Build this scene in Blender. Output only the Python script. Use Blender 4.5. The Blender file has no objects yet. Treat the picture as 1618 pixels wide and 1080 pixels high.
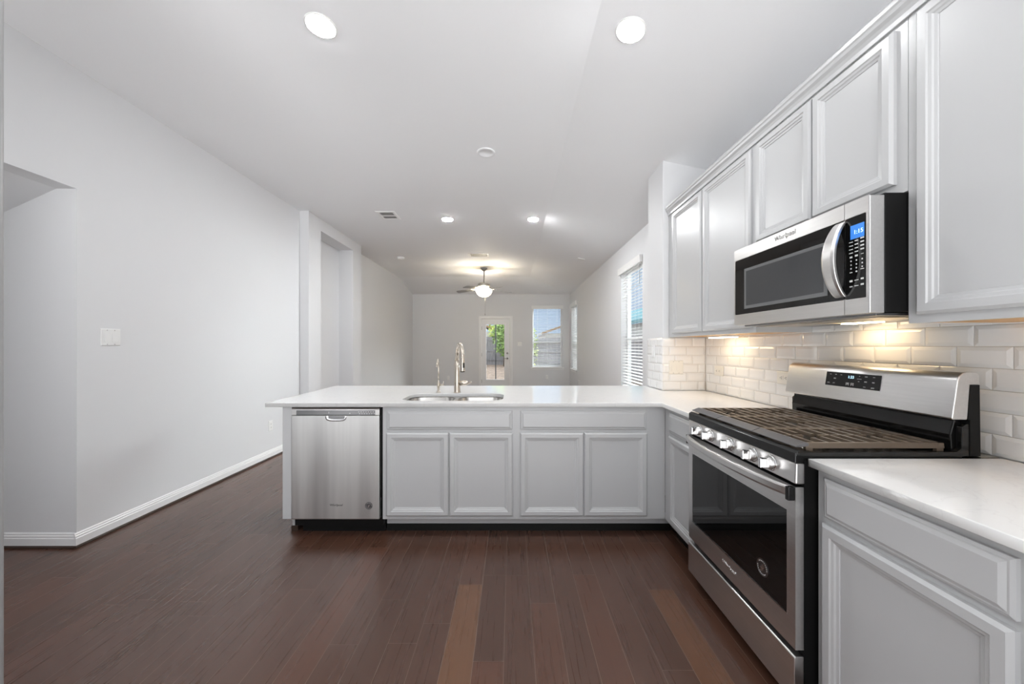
import bpy, bmesh, math, random
from mathutils import Vector, Matrix
C = bpy.context
SC = C.scene
COL = SC.collection
PI = math.pi
R = math.radians

# ------------------------------------------------------------------ camera
CAMZ = 1.297
cd = bpy.data.cameras.new('camera')
cd.sensor_fit = 'HORIZONTAL'; cd.sensor_width = 36.0
cd.lens = 560.0 / 1618.0 * 36.0
cd.shift_y = 6.8 / 1618.0
cd.clip_start = 0.02; cd.clip_end = 300
cam = bpy.data.objects.new('camera', cd); COL.objects.link(cam)
cam.location = (0, 0, CAMZ); cam.rotation_euler = (R(90), 0, 0)
SC.camera = cam

# ------------------------------------------------------------------ exposure, sky, sun
SC.view_settings.view_transform = 'Standard'
SC.view_settings.look = 'None'
SC.view_settings.gamma = 1.0
SC.view_settings.use_curve_mapping = False
SC.view_settings.exposure = 1.13
SKY = 0.88          # sky strength
CAN = 98.0           # recessed ceiling lights
CAN_LIVING = 320.0    # the living room pair, raised to brighten the far room
FAN = 9.0
BULB = 300.0           # lamp bowl of the ceiling fan
UNDER = 6.0          # warm lamps under the wall cabinets
SUN = 0.9
SC.cycles.max_bounces = 10
SC.cycles.diffuse_bounces = 7
SC.cycles.glossy_bounces = 5
SC.cycles.caustics_reflective = False
SC.cycles.caustics_refractive = False
SC.cycles.sample_clamp_indirect = 6.0

W = bpy.data.worlds.new('sky'); SC.world = W; W.use_nodes = True
nt = W.node_tree; nt.nodes.clear()
wo = nt.nodes.new('ShaderNodeOutputWorld'); bg = nt.nodes.new('ShaderNodeBackground')
tc = nt.nodes.new('ShaderNodeTexCoord'); sx = nt.nodes.new('ShaderNodeSeparateXYZ')
cr = nt.nodes.new('ShaderNodeValToRGB')
mr = nt.nodes.new('ShaderNodeMapRange'); mr.inputs[1].default_value = -1; mr.inputs[2].default_value = 1
nt.links.new(tc.outputs['Generated'], sx.inputs[0]); nt.links.new(sx.outputs[2], mr.inputs[0])
nt.links.new(mr.outputs[0], cr.inputs[0]); nt.links.new(cr.outputs[0], bg.inputs[0])
nt.links.new(bg.outputs[0], wo.inputs[0])
e = cr.color_ramp.elements
e[0].position = 0.0; e[0].color = (4.4, 4.42, 4.45, 1)       # added glow below the horizon, lights the ceiling through the open back
e[1].position = 1.0; e[1].color = (.80, .88, 1.0, 1)
a = cr.color_ramp.elements.new(0.46); a.color = (2.7, 2.72, 2.75, 1)
a = cr.color_ramp.elements.new(0.5); a.color = (1.0, 1.0, 1.0, 1)
# the sky over the back yard (+y) is clear blue, elsewhere hazy white
cy_ = nt.nodes.new('ShaderNodeMapRange'); cy_.inputs[1].default_value = .1; cy_.inputs[2].default_value = .8
mxs = nt.nodes.new('ShaderNodeMix'); mxs.data_type = 'RGBA'
nt.links.new(sx.outputs[1], cy_.inputs[0]); nt.links.new(cy_.outputs[0], mxs.inputs[0])
nt.links.new(cr.outputs[0], mxs.inputs[6]); mxs.inputs[7].default_value = (.27, .33, .43, 1)
# added white glow towards the right (+x), brightens the living room through its windows
cx_ = nt.nodes.new('ShaderNodeMapRange'); cx_.inputs[1].default_value = .40; cx_.inputs[2].default_value = .85
mxh = nt.nodes.new('ShaderNodeMix'); mxh.data_type = 'RGBA'; mxh.inputs[7].default_value = (18.0, 18.3, 18.6, 1)
cz_ = nt.nodes.new('ShaderNodeMapRange'); cz_.inputs[1].default_value = 0.0; cz_.inputs[2].default_value = .15
mu_ = nt.nodes.new('ShaderNodeMath'); mu_.operation = 'MULTIPLY'
nt.links.new(sx.outputs[1], cz_.inputs[0]); nt.links.new(cx_.outputs[0], mu_.inputs[0]); nt.links.new(cz_.outputs[0], mu_.inputs[1])
nt.links.new(sx.outputs[0], cx_.inputs[0]); nt.links.new(mu_.outputs[0], mxh.inputs[0]); nt.links.new(mxs.outputs[2], mxh.inputs[6])
nt.links.new(mxh.outputs[2], bg.inputs[0])
bg.inputs[1].default_value = SKY

sl = bpy.data.lights.new('sun', 'SUN'); sl.energy = SUN; sl.angle = R(1.5); sl.color = (1, .96, .9)
so = bpy.data.objects.new('sun', sl); COL.objects.link(so)
so.rotation_euler = Vector((.50, .03, -.86)).to_track_quat('-Z', 'Y').to_euler(); so.location = (0, 14, 12)

# ------------------------------------------------------------------ materials
def mat(name, col=(.8, .8, .8), rough=.5, metal=0.0, spec=.5, emit=None, estr=0.0, coat=0.0):
    m = bpy.data.materials.new(name); m.use_nodes = True
    b = m.node_tree.nodes['Principled BSDF']
    b.inputs['Base Color'].default_value = (*col, 1)
    b.inputs['Roughness'].default_value = rough
    b.inputs['Metallic'].default_value = metal
    b.inputs['Specular IOR Level'].default_value = spec
    if coat: b.inputs['Coat Weight'].default_value = coat; b.inputs['Coat Roughness'].default_value = .05
    if emit: b.inputs['Emission Color'].default_value = (*emit, 1); b.inputs['Emission Strength'].default_value = estr
    return m

def N(m, t): return m.node_tree.nodes.new(t)
def L(m, a, b): m.node_tree.links.new(a, b)
def P(m): return m.node_tree.nodes['Principled BSDF']

def noise_on(m, scale=(1, 1, 1), nscale=5.0, detail=4.0, c0=None, c1=None, bump=0.0, bdist=.001, r0=None, r1=None, lo=.3, hi=.7):
    """procedural noise in object space driving colour, roughness and bump"""
    t = N(m, 'ShaderNodeTexCoord'); mp = N(m, 'ShaderNodeMapping'); nz = N(m, 'ShaderNodeTexNoise')
    mp.inputs['Scale'].default_value = scale
    nz.inputs['Scale'].default_value = nscale; nz.inputs['Detail'].default_value = detail
    L(m, t.outputs['Object'], mp.inputs[0]); L(m, mp.outputs[0], nz.inputs['Vector'])
    if c0:
        cr = N(m, 'ShaderNodeValToRGB'); e = cr.color_ramp.elements
        e[0].position = lo; e[1].position = hi; e[0].color = (*c0, 1); e[1].color = (*c1, 1)
        L(m, nz.outputs[0], cr.inputs[0]); L(m, cr.outputs[0], P(m).inputs['Base Color'])
    if r0 is not None:
        mr = N(m, 'ShaderNodeMapRange'); mr.inputs[1].default_value = lo; mr.inputs[2].default_value = hi
        mr.inputs[3].default_value = r0; mr.inputs[4].default_value = r1
        L(m, nz.outputs[0], mr.inputs[0]); L(m, mr.outputs[0], P(m).inputs['Roughness'])
    if bump:
        bp = N(m, 'ShaderNodeBump'); bp.inputs['Strength'].default_value = bump; bp.inputs['Distance'].default_value = bdist
        L(m, nz.outputs[0], bp.inputs['Height']); L(m, bp.outputs[0], P(m).inputs['Normal'])
    return m

M = {}
M['wall'] = noise_on(mat('wall_paint', (.745, .75, .76), .55, spec=.3), nscale=140, detail=3, bump=.12, bdist=.002)
M['ceil'] = noise_on(mat('ceiling_paint', (.875, .88, .89), .7, spec=.2), nscale=110, detail=3, bump=.15, bdist=.002)
M['trim'] = mat('white_trim', (.84, .84, .84), .3)
M['cab'] = noise_on(mat('cabinet_paint', (.535, .54, .545), .3), nscale=60, detail=2, r0=.28, r1=.36)
M['cab_in'] = mat('cabinet_interior_wood', (.62, .33, .09), .4)
M['base_black'] = mat('black_vinyl_base', (.008, .009, .008), .35, spec=.3)
M['steel'] = noise_on(mat('brushed_steel', (.62, .61, .60), .3, 1.0), scale=(40, 1.5, 40), nscale=3, detail=2, c0=(.67, .66, .65), c1=(.71, .70, .69), r0=.30, r1=.35)
M['steel_v'] = noise_on(mat('smudged_steel', (.6, .6, .59), .33, 1.0), scale=(7, 1, .35), nscale=1.5, detail=5, c0=(.58, .58, .575), c1=(.74, .74, .73), r0=.34, r1=.44, lo=.33, hi=.66)
M['steel_dark'] = mat('dark_steel_strip', (.24, .24, .245), .3, 1.0)
M['chrome'] = mat('polished_chrome', (.8, .8, .8), .08, 1.0)
M['nickel'] = mat('brushed_nickel', (.58, .52, .45), .27, 1.0)
M['sink'] = mat('sink_steel', (.62, .60, .57), .22, 1.0)
M['glass_black'] = mat('black_oven_glass', (.004, .004, .004), .03, spec=.5)
M['enamel'] = mat('black_enamel', (.006, .006, .006), .14, spec=.4)
M['black'] = mat('matte_black', (.006, .006, .006), .45, spec=.18)
M['iron'] = noise_on(mat('cast_iron', (.105, .078, .055), .34), nscale=150, bump=.1, bdist=.001)  # brown of the warm lamp reflection is put into the base colour
M['iron_edge'] = mat('grey_grate_edge', (.09, .09, .095), .38)
M['alum'] = mat('burner_aluminium', (.5, .47, .42), .35, 1.0)
M['micro_mesh'] = mat('microwave_window_mesh', (.055, .058, .062), .06, spec=.6)
M['micro_rim'] = mat('microwave_window_rim', (.16, .165, .17), .08, spec=.6)
M['lcd'] = mat('blue_display', (.02, .08, .2), .3, emit=(.04, .24, .8), estr=.42)
M['lcd_digit'] = mat('lit_digits', (.7, .9, 1), .3, emit=(.45, .8, 1), estr=.7)
M['print'] = mat('white_print', (.75, .75, .75), .5)
M['print_dim'] = mat('grey_print', (.35, .35, .35), .5)
M['print_dark'] = mat('dark_print', (.05, .05, .05), .4)
M['plastic'] = mat('white_plastic', (.84, .84, .83), .3)
M['plastic_cream'] = mat('cream_plastic', (.80, .77, .70), .3)
M['slot'] = mat('dark_slot', (.03, .03, .03), .6)
M['blade'] = mat('grey_fan_blade', (.26, .26, .27), .4)
M['fan_metal'] = mat('fan_metal', (.34, .33, .32), .35, .8)
M['bowl'] = mat('lamp_bowl', (1, .9, .7), .4, emit=(1.0, .84, .52), estr=FAN)
M['bulb'] = mat('lit_bulb', (1, 1, 1), .4, emit=(1.0, .93, .82), estr=BULB)
M['can_lens'] = mat('recessed_lens', (1, 1, 1), .4, emit=(.975, .99, 1.0), estr=CAN)
M['can_lens_living'] = mat('living_recessed_lens', (1, 1, 1), .4, emit=(.975, .99, 1.0), estr=CAN_LIVING)
M['under_lens'] = mat('warm_lamp_lens', (1, .9, .7), .4, emit=(1.0, .80, .52), estr=UNDER)
M['hood_lens'] = mat('hood_lamp_lens', (1, .85, .6), .4, emit=(1.0, .72, .40), estr=UNDER * 2.0)
M['grout'] = mat('grout', (.60, .56, .51), .8)
M['tile'] = mat('glazed_tile', (.84, .835, .825), .09, spec=.5)
M['fence'] = noise_on(mat('weathered_fence_wood', (.3, .29, .3), .8), scale=(6, 6, .4), nscale=4, c0=(.20, .195, .21), c1=(.36, .345, .36))
M['gravel'] = noise_on(mat('brown_mulch', (.4, .3, .22), .9), nscale=9, detail=8, c0=(.10, .066, .046), c1=(.27, .20, .155), lo=.38, hi=.62)
M['leaf'] = noise_on(mat('green_leaf', (.2, .35, .08), .6), nscale=3, c0=(.10, .20, .05), c1=(.34, .46, .12))
M['leaf_y'] = noise_on(mat('yellow_green_leaf', (.4, .5, .1), .6), nscale=3, c0=(.22, .34, .06), c1=(.60, .64, .16))
M['bark'] = mat('bark', (.13, .09, .06), .9)
M['siding'] = mat('pale_siding', (.62, .60, .58), .7)
M['siding_teal'] = mat('teal_siding', (.07, .22, .26), .6)
M['roof'] = noise_on(mat('roof_shingles', (.5, .48, .47), .9), nscale=14, c0=(.36, .35, .35), c1=(.6, .58, .57))
M['fascia'] = mat('brown_fascia', (.33, .20, .10), .6)
M['post'] = mat('dark_post', (.04, .04, .045), .5)
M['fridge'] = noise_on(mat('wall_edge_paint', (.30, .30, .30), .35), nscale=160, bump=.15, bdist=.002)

# window glass: clear pane with a mirror-like surface
g = bpy.data.materials.new('window_glass'); g.use_nodes = True; n = g.node_tree; n.nodes.clear()
o_ = n.nodes.new('ShaderNodeOutputMaterial'); mx = n.nodes.new('ShaderNodeMixShader'); tr = n.nodes.new('ShaderNodeBsdfTransparent')
gl = n.nodes.new('ShaderNodeBsdfGlossy'); gl.inputs['Roughness'].default_value = .02; fr = n.nodes.new('ShaderNodeFresnel'); fr.inputs[0].default_value = 1.35
tr.inputs[0].default_value = (.96, .99, .99, 1)
gm = n.nodes.new('ShaderNodeNewGeometry'); sb = n.nodes.new('ShaderNodeMath'); sb.operation = 'SUBTRACT'; sb.use_clamp = True
n.links.new(fr.outputs[0], sb.inputs[0]); n.links.new(gm.outputs['Backfacing'], sb.inputs[1]); n.links.new(sb.outputs[0], mx.inputs[0]); n.links.new(tr.outputs[0], mx.inputs[1]); n.links.new(gl.outputs[0], mx.inputs[2]); n.links.new(mx.outputs[0], o_.inputs[0])
M['glass'] = g

# quartz countertop: white with faint grey veins
q = mat('white_quartz', (.84, .84, .83), .07, spec=.55)
t = N(q, 'ShaderNodeTexCoord'); n1 = N(q, 'ShaderNodeTexNoise'); n1.inputs['Scale'].default_value = 5.5; n1.inputs['Detail'].default_value = 9; n1.inputs['Distortion'].default_value = 1.6
cr = N(q, 'ShaderNodeValToRGB'); e = cr.color_ramp.elements
e[0].position = .485; e[0].color = (.84, .84, .83, 1); e[1].position = .515; e[1].color = (.84, .84, .83, 1)
k = cr.color_ramp.elements.new(.5); k.color = (.795, .79, .785, 1)
L(q, t.outputs['Object'], n1.inputs['Vector']); L(q, n1.outputs[0], cr.inputs[0]); L(q, cr.outputs[0], P(q).inputs['Base Color'])
M['quartz'] = q

# hardwood: the tone of each board comes from its own attribute, grain runs along the board
f = mat('dark_hardwood', (.06, .035, .025), .24, spec=.8)
at = N(f, 'ShaderNodeAttribute'); at.attribute_name = 'tone'; at.attribute_type = 'GEOMETRY'
t = N(f, 'ShaderNodeTexCoord'); mp = N(f, 'ShaderNodeMapping'); mp.inputs['Scale'].default_value = (22, .7, 1)
nz = N(f, 'ShaderNodeTexNoise'); nz.inputs['Scale'].default_value = 3; nz.inputs['Detail'].default_value = 8; nz.inputs['Distortion'].default_value = .5
off = N(f, 'ShaderNodeVectorMath'); off.operation = 'MULTIPLY_ADD'
L(f, at.outputs['Fac'], off.inputs[0]); off.inputs[1].default_value = (37, 91, 13); L(f, mp.outputs[0], off.inputs[2])
L(f, t.outputs['Object'], mp.inputs[0]); L(f, off.outputs[0], nz.inputs['Vector'])
crb = N(f, 'ShaderNodeValToRGB'); e = crb.color_ramp.elements
e[0].position = 0; e[0].color = (.070, .032, .020, 1); e[1].position = 1; e[1].color = (.175, .083, .040, 1)
k = crb.color_ramp.elements.new(.45); k.color = (.090, .041, .026, 1)
k = crb.color_ramp.elements.new(.75); k.color = (.112, .046, .027, 1)
L(f, at.outputs['Fac'], crb.inputs[0])
mg = N(f, 'ShaderNodeMapRange'); mg.inputs[1].default_value = .25; mg.inputs[2].default_value = .75; mg.inputs[3].default_value = .90; mg.inputs[4].default_value = 1.10
L(f, nz.outputs[0], mg.inputs[0])
mm = N(f, 'ShaderNodeVectorMath'); mm.operation = 'SCALE'; L(f, crb.outputs[0], mm.inputs[0]); L(f, mg.outputs[0], mm.inputs['Scale'])
L(f, mm.outputs[0], P(f).inputs['Base Color'])
mr2 = N(f, 'ShaderNodeMapRange'); mr2.inputs[3].default_value = .25; mr2.inputs[4].default_value = .31; L(f, nz.outputs[0], mr2.inputs[0]); L(f, mr2.outputs[0], P(f).inputs['Roughness'])
bp = N(f, 'ShaderNodeBump'); bp.inputs['Strength'].default_value = .025; bp.inputs['Distance'].default_value = .001; L(f, nz.outputs[0], bp.inputs['Height']); L(f, bp.outputs[0], P(f).inputs['Normal'])
M['floor'] = f
M['joint'] = mat('plank_joint', (.36, .29, .24), .5)

# ------------------------------------------------------------------ mesh helpers
ORG = {}          # root name -> world origin its children's coordinates are measured from

class MB:
    def __init__(s): s.v = []; s.f = []; s.m = []; s.sm = []
    def add(s, vs, fs, mi=0, smooth=False):
        b = len(s.v); s.v += [tuple(p) for p in vs]
        for q in fs: s.f.append(tuple(b + i for i in q)); s.m.append(mi); s.sm.append(smooth)
        return s
    def box(s, x0, x1, y0, y1, z0, z1, mi=0):
        if x0 > x1: x0, x1 = x1, x0
        if y0 > y1: y0, y1 = y1, y0
        if z0 > z1: z0, z1 = z1, z0
        return s.add([(x0, y0, z0), (x1, y0, z0), (x1, y1, z0), (x0, y1, z0), (x0, y0, z1), (x1, y0, z1), (x1, y1, z1), (x0, y1, z1)],
                     [(0, 3, 2, 1), (4, 5, 6, 7), (0, 1, 5, 4), (1, 2, 6, 5), (2, 3, 7, 6), (3, 0, 4, 7)], mi)
    def prism(s, poly, ax, a0, a1, mi=0, smooth=False):
        """polygon in the two other axes (cyclic order) pushed along axis ax"""
        n = len(poly); vs = []
        for a in (a0, a1):
            for p, q in poly:
                vs.append({'x': (a, p, q), 'y': (p, a, q), 'z': (p, q, a)}[ax])
        fs = [tuple(range(n))[::-1], tuple(range(n, 2 * n))]
        s.add(vs, fs, mi)
        b = len(s.v) - 2 * n
        for i in range(n):
            j = (i + 1) % n
            s.f.append((b + i, b + j, b + n + j, b + n + i)); s.m.append(mi); s.sm.append(smooth)
        return s
    def rings(s, rs, mi=0, smooth=True, cap=True):
        n = len(rs[0]); vs = [p for r in rs for p in r]; fs = []
        for k in range(len(rs) - 1):
            for i in range(n):
                j = (i + 1) % n
                fs.append((k * n + i, k * n + j, (k + 1) * n + j, (k + 1) * n + i))
        s.add(vs, fs, mi, smooth)
        if cap:
            b = len(s.v) - len(vs)
            s.f.append(tuple(b + i for i in range(n))[::-1]); s.m.append(mi); s.sm.append(False)
            s.f.append(tuple(b + (len(rs) - 1) * n + i for i in range(n))); s.m.append(mi); s.sm.append(False)
        return s
    def lathe(s, prof, c=(0, 0, 0), ax='z', n=24, mi=0, smooth=True):
        """prof: (radius, height) along axis"""
        rs = []
        for r, h in prof:
            ring = []
            for i in range(n):
                a = 2 * PI * i / n; p, q = r * math.cos(a), r * math.sin(a)
                d = {'z': (p, q, h), 'x': (h, p, q), 'y': (p, h, q)}[ax]
                ring.append((c[0] + d[0], c[1] + d[1], c[2] + d[2]))
            rs.append(ring)
        return s.rings(rs, mi, smooth)
    def tube(s, pts, rad, n=12, mi=0, flat=None):
        """round tube along a polyline; rad may be a list; flat=(a,b) gives an elliptic section"""
        pts = [Vector(p) for p in pts]
        if not isinstance(rad, (list, tuple)): rad = [rad] * len(pts)
        rs = []; up = None
        for i, p in enumerate(pts):
            d = (pts[min(i + 1, len(pts) - 1)] - pts[max(i - 1, 0)]).normalized()
            if up is None:
                up = Vector((0, 0, 1)) if abs(d.z) < .9 else Vector((1, 0, 0))
            side = d.cross(up).normalized(); up = side.cross(d).normalized()
            ring = []
            for k in range(n):
                a = 2 * PI * k / n
                ring.append(tuple(p + side * math.cos(a) * rad[i] + up * math.sin(a) * rad[i]))
            rs.append(ring)
        return s.rings(rs, mi)
    def loops(s, u0, u1, v0, v1, lv, fn, mi=0):
        """nested rectangles (inset, height) mapped through fn(u, v, d): panelled doors, tiles"""
        rs = []
        for ins, d in lv:
            rs.append([fn(u0 + ins, v0 + ins, d), fn(u1 - ins, v0 + ins, d), fn(u1 - ins, v1 - ins, d), fn(u0 + ins, v1 - ins, d)])
        return s.rings(rs, mi, False)
    def build(s, name, mats, parent=None, local=False, bevel=0, seg=2, autos=False):
        me = bpy.data.meshes.new(name)
        o = Vector((0, 0, 0))
        if parent is not None and not local: o = ORG.get(parent.name, Vector((0, 0, 0)))
        me.from_pydata([tuple(Vector(p) - o) for p in s.v], [], s.f)
        if not isinstance(mats, (list, tuple)): mats = [mats]
        for m in mats: me.materials.append(m)
        for p, mi, sm in zip(me.polygons, s.m, s.sm): p.material_index = mi; p.use_smooth = sm
        bm = bmesh.new(); bm.from_mesh(me); bmesh.ops.recalc_face_normals(bm, faces=bm.faces); bm.to_mesh(me); bm.free()
        ob = bpy.data.objects.new(name, me); COL.objects.link(ob)
        if parent is not None: ob.parent = parent; ORG[ob.name] = o
        if bevel:
            b = ob.modifiers.new('bevel', 'BEVEL'); b.width = bevel; b.segments = seg; b.limit_method = 'ANGLE'; b.angle_limit = R(35)
        return ob

def tag(o, label=None, cat=None, group=None, kind=None):
    if label: o['label'] = label
    if cat: o['category'] = cat
    if group: o['group'] = group
    if kind: o['kind'] = kind
    return o

def thing(name, label, cat, loc=(0, 0, 0), rz=0.0, group=None, local=False, rot=None):
    o = bpy.data.objects.new(name, None); COL.objects.link(o); o.empty_display_size = .1
    o.location = loc; o.rotation_euler = rot if rot else (0, 0, rz)
    ORG[o.name] = Vector((0, 0, 0)) if local else Vector(loc)
    return tag(o, label, cat, group)

def copy_tree(o, parent=None):
    c = o.copy(); COL.objects.link(c)
    if parent is not None: c.parent = parent
    for ch in list(o.children): copy_tree(ch, c)
    return c

def struct(mb, name, m, parent=None, **k):
    o = mb.build(name, m, parent, **k)
    if parent is None: tag(o, kind='structure')
    return o

def text_mesh(name, body, size, m, parent, mtx, depth=.0006, align='CENTER', local=False, shear=0.0):
    cu = bpy.data.curves.new('t', 'FONT'); cu.body = body; cu.size = size; cu.extrude = depth; cu.shear = shear
    cu.align_x = align; cu.align_y = 'CENTER'; cu.resolution_u = 3
    to = bpy.data.objects.new('t', cu); COL.objects.link(to)
    C.view_layer.update()
    me = bpy.data.meshes.new_from_object(to.evaluated_get(C.evaluated_depsgraph_get()))
    bpy.data.objects.remove(to)
    me.transform(mtx)
    if parent is not None and not local: me.transform(Matrix.Translation(-ORG.get(parent.name, Vector((0, 0, 0)))))
    me.materials.clear(); me.materials.append(m)
    ob = bpy.data.objects.new(name, me); COL.objects.link(ob); ob.parent = parent
    ORG[ob.name] = ORG.get(parent.name, Vector((0, 0, 0))) if parent is not None else Vector((0, 0, 0))
    return ob

def face_mtx(pos, right, up):
    r = Vector(right).normalized(); u = Vector(up).normalized(); n = r.cross(u)
    m = Matrix.Identity(4)
    for i in range(3): m[i][0] = r[i]; m[i][1] = u[i]; m[i][2] = n[i]; m[i][3] = pos[i]
    return m

def curve_slab(outer, holes, z0, z1, ease=.002):
    cu = bpy.data.curves.new('s', 'CURVE'); cu.dimensions = '2D'; cu.fill_mode = 'BOTH'
    cu.extrude = (z1 - z0) / 2 - ease; cu.bevel_depth = ease; cu.bevel_resolution = 2; cu.offset = -ease
    for poly in [outer] + holes:
        sp = cu.splines.new('POLY'); sp.points.add(len(poly) - 1); sp.use_cyclic_u = True
        for p, q in zip(sp.points, poly): p.co = (q[0], q[1], 0, 1)
    o = bpy.data.objects.new('s', cu); COL.objects.link(o); C.view_layer.update()
    me = bpy.data.meshes.new_from_object(o.evaluated_get(C.evaluated_depsgraph_get()))
    bpy.data.objects.remove(o)
    me.transform(Matrix.Translation((0, 0, (z0 + z1) / 2)))
    return me

def rrect(x0, x1, y0, y1, r, n=6):
    pts = []
    for cx, cy, a0 in ((x1 - r, y1 - r, 0), (x0 + r, y1 - r, 90), (x0 + r, y0 + r, 180), (x1 - r, y0 + r, 270)):
        for i in range(n + 1):
            a = R(a0 + 90 * i / n); pts.append((cx + r * math.cos(a), cy + r * math.sin(a)))
    return pts

def each(name, boxes, m, parent, **k):
    for q_ in boxes: MB().box(*q_).build(name, m, parent, **k)

# ------------------------------------------------------------------ dimensions (metres; camera above the origin, looking along +y)
XL, XLF, XR, XK = -2.81, -2.93, 1.70, 1.687      # left wall (kitchen / living), right wall (living / kitchen)
YF = 10.44                                       # far wall
YB = -1.3                                        # the room runs on behind the camera
ZC, ZS = 3.09, .2105                             # ceiling height and its slope beyond the crease
XCR, YCR = .465, 9.14
def zceil(x, y=0): return ZC - max(0, (x - XCR) * ZS, (y - YCR) * .2)

# ------------------------------------------------------------------ floor
rnd = random.Random(4)
pw, x0 = .127, -.161
verts = []; faces = []; tones = []
def board(xa, xb, ya, yb, tone):
    g_ = .0008; b = len(verts)
    verts.extend([(xa + g_, ya + g_, 0), (xb - g_, ya + g_, 0), (xb - g_, yb - g_, 0), (xa + g_, yb - g_, 0)])
    faces.append((b, b + 1, b + 2, b + 3)); tones.append(tone)
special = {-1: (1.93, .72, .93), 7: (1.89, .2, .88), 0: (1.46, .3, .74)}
for i in range(-36, 14):
    xa = x0 + pw * i; xb = xa + pw
    y = YB - rnd.random() * 1.2
    if i in special:
        ye, ys, tn = special[i]
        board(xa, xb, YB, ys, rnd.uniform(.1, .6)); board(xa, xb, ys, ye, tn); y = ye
    while y < YF:
        y2 = y + rnd.choice((.55, .8, 1.0, 1.22, 1.22))
        tn = rnd.uniform(.15, .55) if rnd.random() < .88 else rnd.uniform(.55, .72)
        board(xa, xb, max(y, YB), min(y2, YF), tn); y = y2
me = bpy.data.meshes.new('floor'); me.from_pydata(verts, [], faces)
at = me.attributes.new('tone', 'FLOAT', 'FACE')
for i, v_ in enumerate(tones): at.data[i].value = v_
me.materials.append(M['floor'])
fl = bpy.data.objects.new('floor', me); COL.objects.link(fl); tag(fl, kind='structure')
struct(MB().box(-4.75, 1.83, YB, YF, -.12, -.0012), 'floor_joints', M['joint'], fl, local=True)

# ------------------------------------------------------------------ ceiling
T = .12; xe, ye = 1.85, 10.6; ze = ZC - (xe - XCR) * ZS
v = [(-4.75, YB, ZC), (XCR, YB, ZC), (xe, YB, ze), (-4.75, YCR, ZC), (XCR, YCR, ZC), (xe, ye, ze), (-4.75, ye, ze)]
n = len(v); v2 = v + [(p[0], p[1], p[2] + T) for p in v]
fs = [(0, 3, 4, 1), (1, 4, 5, 2), (3, 6, 5, 4)]
fs += [tuple(i + n for i in reversed(q)) for q in fs]
per = [0, 1, 2, 5, 6, 3]
for i in range(6):
    a_, b_ = per[i], per[(i + 1) % 6]; fs.append((a_, b_, b_ + n, a_ + n))
struct(MB().add(v2, fs), 'ceiling', M['ceil'])

# ------------------------------------------------------------------ walls
def wall_cells(mb, ax, p0, p1, u0, u1, z0, z1, holes):
    us = sorted({u0, u1, *[h[0] for h in holes], *[h[1] for h in holes]}); zs = sorted({z0, z1, *[h[2] for h in holes], *[h[3] for h in holes]})
    for a_, b_ in zip(us, us[1:]):
        for c_, d_ in zip(zs, zs[1:]):
            um, zm = (a_ + b_) / 2, (c_ + d_) / 2
            if any(h[0] < um < h[1] and h[2] < zm < h[3] for h in holes): continue
            if ax == 'x': mb.box(p0, p1, a_, b_, c_, d_)
            else: mb.box(a_, b_, p0, p1, c_, d_)
    return mb

WZ0, WZ1 = .67, 2.45
wl = MB()
wl.box(XL - .13, XL, 2.287, 4.69, 0, ZC + .02)                 # kitchen wall
wl.box(XL - .13, XL, .9, 2.287, 2.314, ZC + .02)               # header over the hall opening
wl.box(XL - .13, XL, YB, .9, 0, ZC + .02)
wl.box(-4.7, -4.6, .2, 2.287, 0, 2.6); wl.box(-4.7, -3.35, .1, .2, 0, 2.6); wl.box(-4.7, XL - .13, 2.287, 2.417, 0, 2.6)                   # unseen hall walls added to block light; last, hall wall facing the kitchen
wl.box(XLF - .13, XLF, 4.69, YF, 0, ZC + .02)                  # living room wall
wl.box(XLF, -2.69, 4.69, 4.99, 0, ZC + .02)                    # furred-out surround of the tall niche
wl.box(XLF, -2.69, 6.0, 6.316, 0, ZC + .02)
wl.box(XLF, -2.69, 4.99, 6.0, 2.92, ZC + .02)
struct(wl, 'wall_left', M['wall'])
ms = MB(); ms.prism([(XL - .13, 2.314), (-4.7, 1.52), (-4.7, 1.62), (XL - .13, 2.42)], 'y', .2, 2.287)
struct(ms, 'ceiling_hall', M['wall'])

DX0, DX1, DZ1 = -.915, -.045, 2.125
wf = wall_cells(MB(), 'y', YF, YF + .15, -3.1, 1.85, 0, 2.84, [(DX0, DX1, 0, DZ1), (.60, 1.49, WZ0, WZ1)])
struct(wf, 'wall_far', M['wall'])
wr = wall_cells(MB(), 'x', XR, XR + .15, 3.42, YF, 0, 2.86, [(9.28, 10.15, WZ0, WZ1), (4.62, 5.53, WZ0, WZ1)])
wr.box(XK, XR + .15, YB, 3.42, 0, 2.88)
struct(wr, 'wall_right', M['wall'])
wc = MB(); wc.prism([(1.313, 0), (XK, 0), (XK, zceil(XK) + .01), (1.313, zceil(1.313) + .01)], 'y', 3.085, 3.42)
wc.box(XK, XR, 3.3, 3.42, 0, 2.84)
struct(wc, 'wall_column', M['wall'], bevel=.008)
# wall end with rounded corner at the left edge of the view
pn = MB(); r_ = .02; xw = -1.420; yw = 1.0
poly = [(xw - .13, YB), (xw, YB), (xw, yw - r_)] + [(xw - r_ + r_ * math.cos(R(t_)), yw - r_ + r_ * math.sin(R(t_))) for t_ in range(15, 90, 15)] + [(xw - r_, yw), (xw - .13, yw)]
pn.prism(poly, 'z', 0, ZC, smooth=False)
struct(pn, 'wall_near_left', M['fridge'])

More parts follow.
